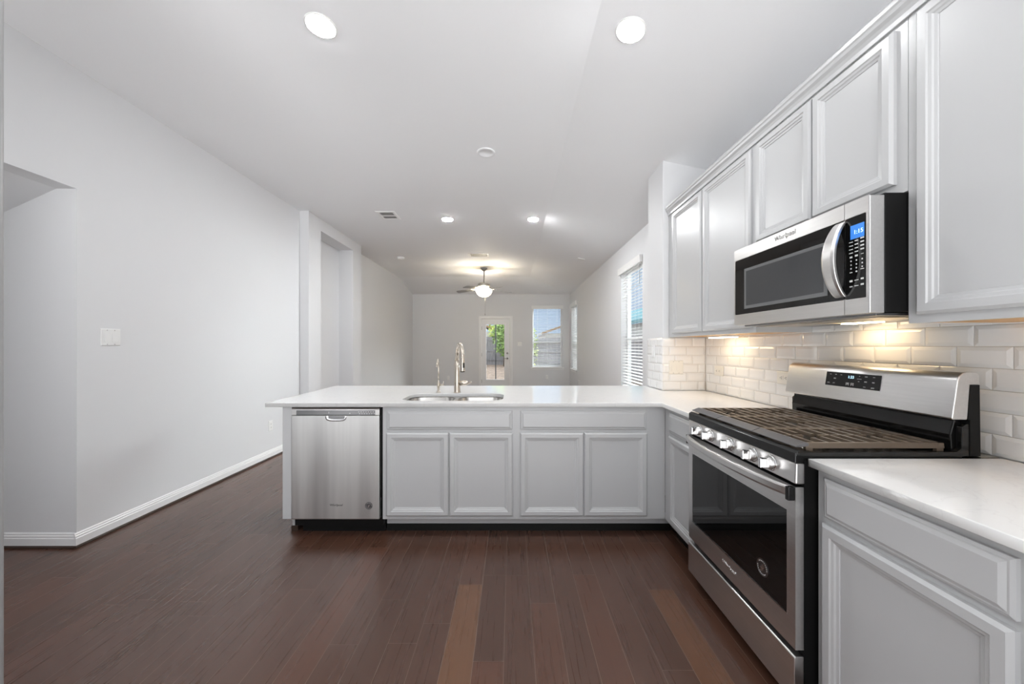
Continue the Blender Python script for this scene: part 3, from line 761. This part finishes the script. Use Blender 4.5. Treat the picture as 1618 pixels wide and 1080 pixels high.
# ------------------------------------------------------------------ microwave
MX, MZ0, MZ1 = 1.226, 1.412, 1.819
t = thing('microwave', 'stainless over-the-range microwave with black window and curved handle', 'microwave', (1.45, 1.586, MZ0))
MB().box(1.283, 1.684, RY0 + .003, RY1 - .003, MZ0 + .004, MZ1 + .008).build('case', M['black'], t, bevel=.003)
fr_ = MB(); fr_.box(MX + .004, 1.2825, RY0 + .002, RY1 - .001, MZ0, MZ1)
fr_.build('front_frame', M['steel'], t, bevel=.003)
YS = 1.307
dw = wall_cells(MB(), 'x', MX, MX + .0035, YS + .001, RY1 - .001, MZ0, MZ1, [(YS + .001, 1.947, 1.467, 1.762)])
dm = dw.build('door', M['steel'], t)
wg = MB().prism(rrect(YS + .002, 1.946, 1.468, 1.761, .008, 4), 'x', MX + .0008, MX + .0035).build('door_glass', M['glass_black'], dm)
MB().loops(1.378, 1.872, 1.494, 1.704, [(0, 0), (0, .0006), (.014, .0008)], fx(MX + .0008)).build('window_rim', M['micro_rim'], dm)
MB().box(MX - .0004, MX + .0006, 1.395, 1.857, 1.510, 1.690).build('window_mesh', M['micro_mesh'], dm)
text_mesh('lettering', 'Whirlpool', .030, M['chrome'], dm, face_mtx((MX - .0008, 1.592, 1.794), (0, -1, 0), (0, 0, 1)))
cpn = wall_cells(MB(), 'x', MX, MX + .0035, RY0 + .002, YS - .001, MZ0, MZ1, [(1.227, YS - .001, 1.467, 1.762)])
cpn = cpn.build('control_frame', M['steel'], t)
key = MB().prism(rrect(1.2275, YS - .002, 1.4675, 1.7615, .006, 4), 'x', MX + .0008, MX + .0035).build('control_panel', M['glass_black'], t)
MB().box(MX - .0002, MX + .0012, 1.234, 1.284, 1.682, 1.731).build('display', M['lcd'], key)
text_mesh('lit_clock', '1:15', .021, M['lcd_digit'], key, face_mtx((MX - .0008, 1.254, 1.704), (0, -1, 0), (0, 0, 1)), depth=.0003)
def dash(y, z, w_, h_): MB().box(MX - .0003, MX + .001, y - w_ / 2, y + w_ / 2, z - h_ / 2, z + h_ / 2).build('button', M['print'], key)
for r_i, z in enumerate((1.672, 1.659, 1.646, 1.633)):
    dash(1.282, z, .014, .0028); dash(1.262, z + .002, .012, .0034); dash(1.241, z + .006, .012, .0050)
dash(1.282, 1.618, .009, .006); dash(1.262, 1.620, .010, .006); dash(1.241, 1.622, .009, .002)
for z in (1.604, 1.590, 1.577):
    for y in (1.282, 1.262, 1.241): dash(y, z, .0035, .005)
dash(1.282, 1.563, .009, .003); dash(1.262, 1.564, .005, .005); dash(1.241, 1.569, .012, .0025)
for z in (1.532, 1.512):
    dash(1.282, z, .010, .007 if z > 1.52 else .004); dash(1.262, z + .001, .014, .0022); dash(1.241, z + .003, .010, .006)
hm = MB(); rs = []
K = 36
for i in range(K + 1):
    u = i / K; z = 1.478 + u * .276
    bow = (1 - (2 * u - 1) ** 2) ** .8
    xo = MX - .006 - .046 * bow; yc = 1.318 + .003 * bow
    wd = .020 + .006 * bow
    rs.append([(xo, yc + wd, z), (xo - .003, yc + wd * .6, z), (xo - .003, yc - wd * .6, z), (xo, yc - wd, z), (xo + .011, yc - wd, z), (xo + .011, yc + wd, z)])
hm.rings(rs, 0, False)
hm.build('handle', M['steel'], t, bevel=.002)
each('handle_mount', [(MX - .006, MX + .0008, 1.304, 1.332, z, z + .008) for z in (1.479, 1.744)], M['black'], t)
# underside
un = MB(); un.box(1.27, 1.66, RY0 + .02, RY1 - .02, MZ0 - .008, MZ0 + .003); un.build('base_plate', M['steel_dark'], t, bevel=.002)
for ya, yb in ((1.27, 1.55), (1.62, 1.90)):
    fp = MB(); fp.box(1.31, 1.50, ya, yb, MZ0 - .0115, MZ0 - .0085)
    fp.build('grease_filter', M['alum'], t)
MB().box(1.55, 1.61, 1.53, 1.67, MZ0 - .0115, MZ0 - .0085).build('cooktop_lamp', M['hood_lens'], t)

# ------------------------------------------------------------------ wall plates (built facing local -y)
def plate(name, label, cat, loc, rz, kind, m=None, group='wall plates', rot=None):
    m = m or M['plastic']
    wid = {'outlet': .07, 'switch': .07, 'double': .122, 'houtlet': .117}[kind]; hei = .078 if kind == 'houtlet' else .117
    t = thing(name, label, cat, loc, rz, group, local=True)
    MB().loops(-wid / 2, wid / 2, -hei / 2, hei / 2, [(0, .0002), (0, .003), (.004, .006)], lambda u, w, d: (u, -d, w)).build('plate', m, t, local=True)
    if kind in ('switch', 'double'):
        for x in ((0,) if kind == 'switch' else (-.0235, .0235)):
            r = MB(); r.prism([(-.0062, -.033), (-.0105, -.033), (-.0068, .033), (-.0062, .033)], 'x', x - .0165, x + .0165)
            r.build('rocker', m, t, local=True, bevel=.0008)
            for z in (-.049, .049): MB().lathe([(.003, -.006), (.003, -.0066), (.001, -.0068)], (x, 0, z), 'y', 10).build('screw', M['print_dim'], t, local=True)
    else:
        for k in (-1, 1):
            c = (k * .019, 0) if kind == 'houtlet' else (0, k * .019)
            b = MB(); b.loops(c[0] - .015, c[0] + .015, c[1] - .0135, c[1] + .0135, [(0, .0058), (0, .0075), (.002, .008)], lambda u, w, d: (u, -d, w))
            b = b.build('receptacle', m, t, local=True)
            for dx_, dz_ in ((-.005, .003), (.005, .003), (0, -.006)):
                if kind == 'houtlet': dx_, dz_ = dz_, dx_
                MB().box(c[0] + dx_ - .0014, c[0] + dx_ + .0014, -.0086, -.0079, c[1] + dz_ - .003, c[1] + dz_ + .003).build('slot', M['slot'], b, local=True)
    return t
# local -y points into the room: rz=+90deg -> +x, rz=-90deg -> -x, 0 -> -y
plate('light_switch', 'white double rocker switch on the left kitchen wall', 'switch', (XL, 2.479, 1.360), R(90), 'double')
plate('power_outlet', 'white outlet low on the left wall just past the peninsula end', 'outlet', (XL, 4.123, .375), R(90), 'outlet')
plate('light_switch', 'cream double rocker switch on the tiled column front, beside the corner', 'switch', (1.422, 3.0745, 1.115), 0, 'double', M['plastic_cream'])
plate('power_outlet', 'cream outlet on the backsplash under the far wall cabinet, next to the corner', 'outlet', (XK - .0105, 2.872, 1.097), R(-90), 'houtlet', M['plastic_cream'])
plate('power_outlet', 'cream outlet on the backsplash just left of the range backguard', 'outlet', (XK - .0105, 2.18, 1.102), R(-90), 'houtlet', M['plastic_cream'])
plate('light_switch', 'white switch on the tiled side of the column facing the peninsula', 'switch', (1.3025, 3.26, 1.25), R(-90), 'switch')
plate('light_switch', 'white double switch on the far wall between glass door and window', 'switch', (.222, YF, 1.36), 0, 'double')
plate('power_outlet', 'white outlet low on the far wall under the window', 'outlet', (1.025, YF, .385), 0, 'outlet')
plate('power_outlet', 'white outlet low on the far wall left of the glass door', 'outlet', (-1.88, YF, .365), 0, 'outlet')
plate('power_outlet', 'white outlet low on the right living room wall near the far corner', 'outlet', (XR, 9.03, .378), R(-90), 'outlet')

# ------------------------------------------------------------------ ceiling fittings
def can_light(label, x, y, tilt=0, lens='can_lens'):
    z = zceil(x, y)
    t = thing('recessed_light', label, 'ceiling light', (x, y, z), group='recessed ceiling lights', local=True, rot=(0, tilt, 0))
    MB().lathe([(.084, -.0005), (.084, -.003), (.080, -.005), (.072, -.005), (.0695, -.003), (.0695, -.0005)], n=36).build('trim_ring', M['plastic'], t, local=True)
    MB().lathe([(.0685, -.001), (.0685, -.007), (.05, -.0085), (.002, -.009)], n=36).build('lens', M[lens], t, local=True)
TS = math.atan(ZS)
can_light('lit recessed ceiling light above the open kitchen floor, nearer the left wall', -1.071, 1.985)
can_light('lit recessed ceiling light closest to the wall cabinets, on the sloped ceiling', .659, 1.967, TS)
can_light('lit recessed ceiling light beyond the faucet, the one nearer the square air vent', -.912, 5.008, lens='can_lens_living')
can_light('lit recessed ceiling light beyond the sink, the one nearer the windows', .30, 5.008, lens='can_lens_living')

t = thing('round_cover', 'round white blank cover on the ceiling above the peninsula', 'ceiling cover', (-.241, 3.279, ZC), local=True)
MB().lathe([(.084, -.0005), (.084, -.004), (.080, -.008), (.060, -.0085), (.058, -.006), (.002, -.006)], n=36).build('disc', M['ceil'], t, local=True)

def vent(label, x0_, x1_, y0_, y1_, rows, dark=None):
    t = thing('ceiling_vent', label, 'vent', ((x0_ + x1_) / 2, (y0_ + y1_) / 2, ZC), group='ceiling air vents', local=True)
    w, h = (x1_ - x0_) / 2, (y1_ - y0_) / 2
    MB().loops(-w, w, -h, h, [(0, -.0005), (0, -.005), (.012, -.010), (.028, -.010), (.03, -.004)], lambda u, q_, d: (u, q_, d)).build('frame', M['plastic'], t, local=True)
    s_ = MB(); dk = MB()
    for (ra, rb, nsl, ang) in rows:
        for i in range(nsl):
            xx = -w + .045 + (2 * w - .09) * (i + .5) / nsl; p_ = (2 * w - .09) / nsl
            s_.prism([(xx - p_ * .30, -.0045), (xx - p_ * .10, -.0045), (xx + p_ * .30, -.011), (xx + p_ * .10, -.011)], 'y', ra, rb)
        dk.box(-w + .042, w - .042, ra, rb, -.0046, -.0041)
    dk.build('dark_opening', M['slot'], t, local=True)
    s_.build('louvres', M['plastic'], t, local=True)
    return t
vent('white ceiling air vent with dark slots above the left end of the peninsula', -1.82, -1.565, 4.70, 5.0, [(-.115, -.01, 7, 1), (.035, .105, 9, 1)])
vent('long white ceiling air vent in front of the ceiling fan', -.85, -.448, 6.82, 7.09, [(-.10, .10, 22, 1)])
t = thing('smoke_detector', 'round white smoke detector on the ceiling beyond the left niche', 'smoke detector', (-2.243, 7.15, ZC), local=True)
MB().lathe([(.072, -.0005), (.072, -.012), (.066, -.034), (.050, -.042), (.002, -.043)], n=28).build('housing', M['plastic'], t, local=True)
MB().lathe([(.012, -.0425), (.012, -.046), (.002, -.0465)], (.02, -.02, 0), n=12).build('test_button', M['plastic'], t, local=True)
t = thing('ceiling_glint', 'small narrow white slab standing for a bright reflection on the sloped ceiling toward the right wall', 'painted reflection', (1.283, 6.59, zceil(1.283)), local=True, rot=(0, TS, 0))
MB().box(-.065, .065, -.05, .05, -.012, -.0006).build('plate', M['plastic'], t, local=True, bevel=.003)  # white slab drawn in place of a bright reflection on the ceiling

# ceiling fan
FX, FY = -.642, 8.12
t = thing('ceiling_fan', 'grey five-blade ceiling fan with lit glass bowl in the living room', 'ceiling fan', (FX, FY, ZC), local=True)
MB().lathe([(.075, -.0005), (.075, -.015), (.05, -.05), (.022, -.075), (.012, -.08)], n=24).build('canopy', M['fan_metal'], t, local=True)
MB().lathe([(.0125, -.07), (.0125, -.33), (.022, -.335), (.022, -.355), (.03, -.36)], n=14).build('downrod', M['fan_metal'], t, local=True)
MB().lathe([(.05, -.345), (.12, -.355), (.142, -.375), (.142, -.42), (.125, -.435), (.10, -.45), (.10, -.50)], n=30).build('motor_housing', M['fan_metal'], t, local=True)
bw = MB().lathe([(.003, -.655), (.04, -.652), (.098, -.634), (.146, -.594), (.175, -.543), (.180, -.512), (.188, -.512), (.183, -.545), (.152, -.600), (.102, -.644), (.04, -.664), (.003, -.668)], n=30).build('light_bowl', M['bowl'], t, local=True)
for k in range(3):
    a_ = R(30 + 120 * k); bx_, by_ = .105 * math.cos(a_), .105 * math.sin(a_)
    MB().lathe([(.003, -.585), (.02, -.578), (.028, -.558), (.022, -.535), (.012, -.525), (.011, -.505)], (bx_, by_, 0), n=14).build('bulb', M['bulb'], t, local=True)
    MB().tube([(bx_, by_, -.507), (bx_, by_, -.490), (bx_ * .8, by_ * .8, -.484)], .012, 8).build('socket', M['fan_metal'], t, local=True)
MB().lathe([(.012, -.49), (.012, -.67)], n=10).build('centre_rod', M['fan_metal'], t, local=True)
MB().lathe([(.012, -.665), (.014, -.675), (.006, -.69)], n=12).build('finial', M['fan_metal'], bw, local=True)
for k in range(5):
    a_ = R(18 + 72 * k + 2); ca, sa = math.cos(a_), math.sin(a_)
    def bp_(r, w, z): return (ca * r - sa * w, sa * r + ca * w, z)
    b = MB(); rs = []
    for r, hw, dz in ((.22, .045, 0), (.27, .058, -.004), (.45, .068, -.022), (.62, .072, -.036), (.655, .060, -.039), (.67, .035, -.040)):
        z = -.487 + dz; tl = .20 * hw
        rs.append([bp_(r, -hw, z - tl), bp_(r, hw, z + tl), bp_(r, hw, z + tl + .006), bp_(r, -hw, z - tl + .006)])
    b.rings(rs, 0, False)
    bl = b.build('blade', M['blade'], t, local=True)
    ar = MB(); ar.rings([[bp_(r, -w, -.483 + o), bp_(r, w, -.483 + o), bp_(r, w, -.477 + o), bp_(r, -w, -.477 + o)] for r, w, o in ((.085, .02, .02), (.16, .016, .006), (.23, .03, .0), (.27, .02, -.002))], 0, False)
    ar.build('blade_iron', M['fan_metal'], bl, local=True)
ch = MB(); ch.tube([(.03, -.02, -.66), (.03, -.02, -1.04)], .0022, 6); ch.lathe([(.003, -1.04), (.008, -1.05), (.009, -1.07), (.004, -1.085)], (.03, -.02, 0), n=10)
ch.build('pull_chain', M['fan_metal'], t, local=True)

# ------------------------------------------------------------------ windows with blinds; glass door (built looking along local +y)
def window(name, loc, rz, w, h):
    root = bpy.data.objects.new(name, None); COL.objects.link(root); root.location = loc; root.rotation_euler = (0, 0, rz); tag(root, kind='structure')
    ORG[root.name] = Vector((0, 0, 0))
    f = wall_cells(MB(), 'y', .09, .145, .002, w - .002, .002, h - .002, [(.045, w - .045, .05, h * .42 - .02), (.045, w - .045, h * .42 + .02, h - .045)])
    f.build('window_frame', M['trim'], root, local=True, bevel=.003)
    MB().box(.045, w - .045, .112, .116, .05, h * .42 - .02).build('pane', M['glass'], root, local=True)
    MB().box(.045, w - .045, .122, .126, h * .42 + .02, h - .045).build('pane', M['glass'], root, local=True)
    s_ = MB(); s_.box(-.045, w + .045, -.035, -.0005, -.022, -.001); s_.box(.001, w - .001, -.0005, .09, -.0005, .004); s_.box(-.03, w + .03, -.014, -.0005, -.075, -.022)
    s_.build('window_sill', M['trim'], root, local=True, bevel=.004)
    return root
def blind(label, loc, rz, w, h, tilt):
    t = thing('window_blind', label, 'window blind', loc, rz, 'white horizontal window blinds', local=True)
    v_ = MB(); v_.box(-.03, w + .012, -.045, -.030, h - .055, h + .045); v_.box(-.03, -.018, -.030, -.002, h - .055, h + .045); v_.box(w, w + .012, -.030, -.002, h - .055, h + .045)
    v_.build('valance', M['plastic'], t, local=True, bevel=.003)
    MB().box(.008, w - .008, .012, .062, h - .045, h - .004).build('headrail', M['plastic'], t, local=True)
    s_ = MB(); z = .035; n_ = 0
    while z < h - .055:
        dz = .022 * math.sin(tilt); dy = .023 * math.cos(tilt)
        s_.prism([(.037 - dy, z - dz - .0012), (.037 + dy, z + dz - .0012), (.037 + dy, z + dz + .0012), (.037 - dy, z - dz + .0012)], 'x', .010, w - .010)
        z += .0445
    s_.build('slats', M['plastic'], t, local=True)
    MB().box(.010, w - .010, .014, .060, .006, .022).build('bottom_rail', M['plastic'], t, local=True, bevel=.003)
    c_ = MB()
    for x in (w * .18, w * .5, w * .82):
        for y in (.012, .0625): c_.tube([(x, y, .02), (x, y, h - .04)], .0011, 5)
    c_.build('ladder_cords', M['plastic'], t, local=True)
    MB().tube([(w - .10, .004, h - .05), (w - .10, -.004, h - .32)], .003, 6).build('pull_cord', M['print_dark'], t, local=True)
H_ = WZ1 - WZ0
window('window_1', (.60, YF, WZ0), 0, .89, H_)
blind('white horizontal blind on the far wall window beside the glass door', (.60, YF, WZ0), 0, .89, H_, R(12))
window('window_2', (XR, 10.15, WZ0), R(-90), .87, H_)
blind('bright white blind on the right wall window in the far corner', (XR, 10.15, WZ0), R(-90), .87, H_, R(38))
window('window_3', (XR, 5.53, WZ0), R(-90), .91, H_)
blind('white blind on the near right wall window beside the column', (XR, 5.53, WZ0), R(-90), .91, H_, R(10))

droot = bpy.data.objects.new('door_1', None); COL.objects.link(droot); droot.location = (0, YF, 0); tag(droot, kind='structure'); ORG[droot.name] = Vector((0, YF, 0))
c_ = MB(); c_.box(DX0 - .06, DX0 + .012, YF - .018, YF - .0005, 0, DZ1 + .06); c_.box(DX1 - .012, DX1 + .06, YF - .018, YF - .0005, 0, DZ1 + .06); c_.box(DX0 + .012, DX1 - .012, YF - .018, YF - .0005, DZ1 - .012, DZ1 + .06)
c_.build('door_casing', M['trim'], droot, bevel=.004)
c_ = MB(); c_.box(DX0 + .001, DX0 + .018, YF, YF + .148, 0, DZ1 - .001); c_.box(DX1 - .018, DX1 - .001, YF, YF + .148, 0, DZ1 - .001); c_.box(DX0 + .018, DX1 - .018, YF, YF + .148, DZ1 - .018, DZ1 - .001)
c_.build('door_jamb', M['trim'], droot)
DA, DB = DX0 + .022, DX1 - .022
ds = wall_cells(MB(), 'y', YF + .015, YF + .06, DA, DB, .012, DZ1 - .022, [(-.76, -.228, .32, 1.94)]).build('door_slab', M['trim'], droot)
c_ = wall_cells(MB(), 'y', YF + .006, YF + .0145, -.80, -.19, .28, 1.98, [(-.76, -.228, .32, 1.94)]).build('glass_frame', M['trim'], ds, bevel=.003)
MB().box(-.759, -.229, YF + .035, YF + .040, .321, 1.939).build('pane', M['glass'], ds)
h = MB(); h.lathe([(.028, .0145), (.028, .005), (.012, .0), (.010, -.03)], (-.135, YF, .943), 'y', 18); h.tube([(-.135, YF - .03, .943), (-.18, YF - .036, .943), (-.225, YF - .034, .940)], [.009, .008, .007], 10)
h.build('lever_handle', M['fan_metal'], ds)
MB().lathe([(.030, .0145), (.030, .006), (.02, -.004), (.004, -.006)], (-.135, YF, 1.095), 'y', 18).build('deadbolt', M['fan_metal'], ds)
for z in (1.83, 1.05, .27): MB().lathe([(.007, -.05), (.007, .05)], (DX0 + .020, YF + .008, z), 'z', 8).build('hinge', M['fan_metal'], ds)
MB().box(DX0 + .018, DX1 - .018, YF + .0, YF + .15, .0, .012).build('threshold', M['fan_metal'], droot)

# ------------------------------------------------------------------ outside: back yard
gd = MB(); gd.box(-30, 30, YF + .16, 60, -.40, -.15); gd.box(XR + .16, 30, -2, YF + .16, -.40, -.15)
tag(gd.build('yard_ground', M['gravel']), kind='structure')
def fence_run(label, p0, p1, h):
    p0, p1 = Vector((*p0, 0)), Vector((*p1, 0)); d = (p1 - p0); ln = d.length; d.normalize(); n_ = Vector((-d.y, d.x, 0))
    t = thing('wood_fence', label, 'fence', (p0.x, p0.y, -.15), group='back yard fences', local=True)
    b = MB(); r2 = random.Random(int(ln * 10)); s = 0
    while s < ln:
        e_ = min(s + .138, ln); hh = h + r2.uniform(-.012, .012); of = r2.uniform(0, .006)
        q_ = [d * s + n_ * of, d * e_ + n_ * of, d * e_ + n_ * (of + .018), d * s + n_ * (of + .018)]
        b.add([(p.x, p.y, .01) for p in q_] + [(p.x, p.y, hh) for p in q_], [(0, 3, 2, 1), (4, 5, 6, 7), (0, 1, 5, 4), (1, 2, 6, 5), (2, 3, 7, 6), (3, 0, 4, 7)])
        s += .145
    b.build('pickets', M['fence'], t, local=True)
    rl = MB()
    for z in (.35, 1.05, h - .3):
        q_ = [n_ * -.04, d * ln + n_ * -.04, d * ln + n_ * -.002, n_ * -.002]
        rl.add([(p.x, p.y, z) for p in q_] + [(p.x, p.y, z + .09) for p in q_], [(0, 3, 2, 1), (4, 5, 6, 7), (0, 1, 5, 4), (1, 2, 6, 5), (2, 3, 7, 6), (3, 0, 4, 7)])
    rl.build('rails', M['fence'], t, local=True)
fence_run('weathered grey wooden fence across the back of the yard, seen through the glass door', (-12, 27.5), (.9, 27.5), 2.2)
fence_run('weathered grey fence running along the right side of the yard, seen through the far window', (1.05, 27.4), (5.15, 17.1), 2.0)
fence_run('dark side-yard fence outside the near right window', (5.25, 16.9), (5.25, 3.0), 1.9)

def house(label, x0_, x1_, y0_, y1_, hw, hr, wm, rm='roof'):
    t = thing('neighbour_house', label, 'house', ((x0_ + x1_) / 2, (y0_ + y1_) / 2, -.15), group='neighbouring houses')
    MB().box(x0_, x1_, y0_, y1_, -.15, hw).build('house_walls', wm, t)
    xm = (x0_ + x1_) / 2; ov = .4
    MB().prism([(x0_ - ov, hw - .05), (xm, hr), (x1_ + ov, hw - .05), (x1_ + ov, hw + .12), (xm, hr + .18), (x0_ - ov, hw + .12)], 'y', y0_ - ov, y1_ + ov).build('roof', M[rm], t)
    MB().prism([(x0_ - ov, hw - .12), (xm, hr - .07), (x1_ + ov, hw - .12), (x1_ + ov, hw + .08), (xm, hr + .13), (x0_ - ov, hw + .08)], 'y', y0_ - ov - .05, y0_ - ov - .002).build('fascia', M['fascia'], t)
house('pale house with low gable roof behind the back fence, seen through the far window', 3.4, 12, 36, 46, 2.6, 4.2, M['siding'])
house('pale house behind the back fence, seen through the glass door', -12, -1.2, 36, 46, 2.75, 4.6, M['siding'])
house('pale house with a teal roof close to the right, seen through the near right window', 6.6, 15, 10, 33, 2.5, 4.3, M['siding'], 'siding_teal')

def tree(label, loc, r, h, m, seed, trunk=True, n_=520):
    t = thing('shrub_tree', label, 'tree', loc, group='back yard trees', local=True)
    rr = random.Random(seed); b = MB()
    for i in range(n_):
        while True:
            p = Vector((rr.uniform(-1, 1), rr.uniform(-1, 1), rr.uniform(-1, 1)))
            if .25 < p.length < 1: break
        p = Vector((p.x * r, p.y * r, h * .62 + p.z * h * .42))
        a_ = Vector((rr.uniform(-1, 1), rr.uniform(-1, 1), rr.uniform(-.6, .6))).normalized(); c2 = a_.orthogonal().normalized(); s_ = rr.uniform(.10, .2) * min(1, r * 1.4)
        b.add([p - a_ * s_, p + c2 * s_ * .5, p + a_ * s_, p - c2 * s_ * .5], [(0, 1, 2, 3)])
    b.build('foliage', m, t, local=True)
    tk = MB(); tk.tube([(0, 0, 0), (.05, .02, h * .35), (-.04, .05, h * .75)], [.09, .07, .03], 8)
    for k in range(5):
        a_ = k * 1.26; tk.tube([(0.03, .03, h * (.3 + .06 * k)), (math.cos(a_) * r * .6, math.sin(a_) * r * .6, h * (.55 + .06 * k))], [.04, .015], 6)
    tk.build('trunk', M['bark'], t, local=True)
tree('leafy green tree in front of the back fence, right half of the glass door', (-.55, 25.6, -.15), .85, 3.5, M['leaf'], 3, n_=900)
tree('yellow-green tree rising above the fence at the left of the far window', (.66, 13.2, -.15), .3, 2.2, M['leaf_y'], 5, n_=420)
tree('tall yellow-green tree behind the fence top, right half of the glass door', (-1.0, 31, -.15), 1.1, 4.6, M['leaf_y'], 8, n_=700)
t = thing('porch_post', 'thin dark porch post standing right outside the glass door', 'post', (-.565, 12.3, -.15), local=True)
MB().box(-.018, .018, -.018, .018, 0.012, 3.4).build('shaft', M['post'], t, local=True)
MB().box(-.045, .045, -.045, .045, 0, .0115).build('base_plate', M['post'], t, local=True)
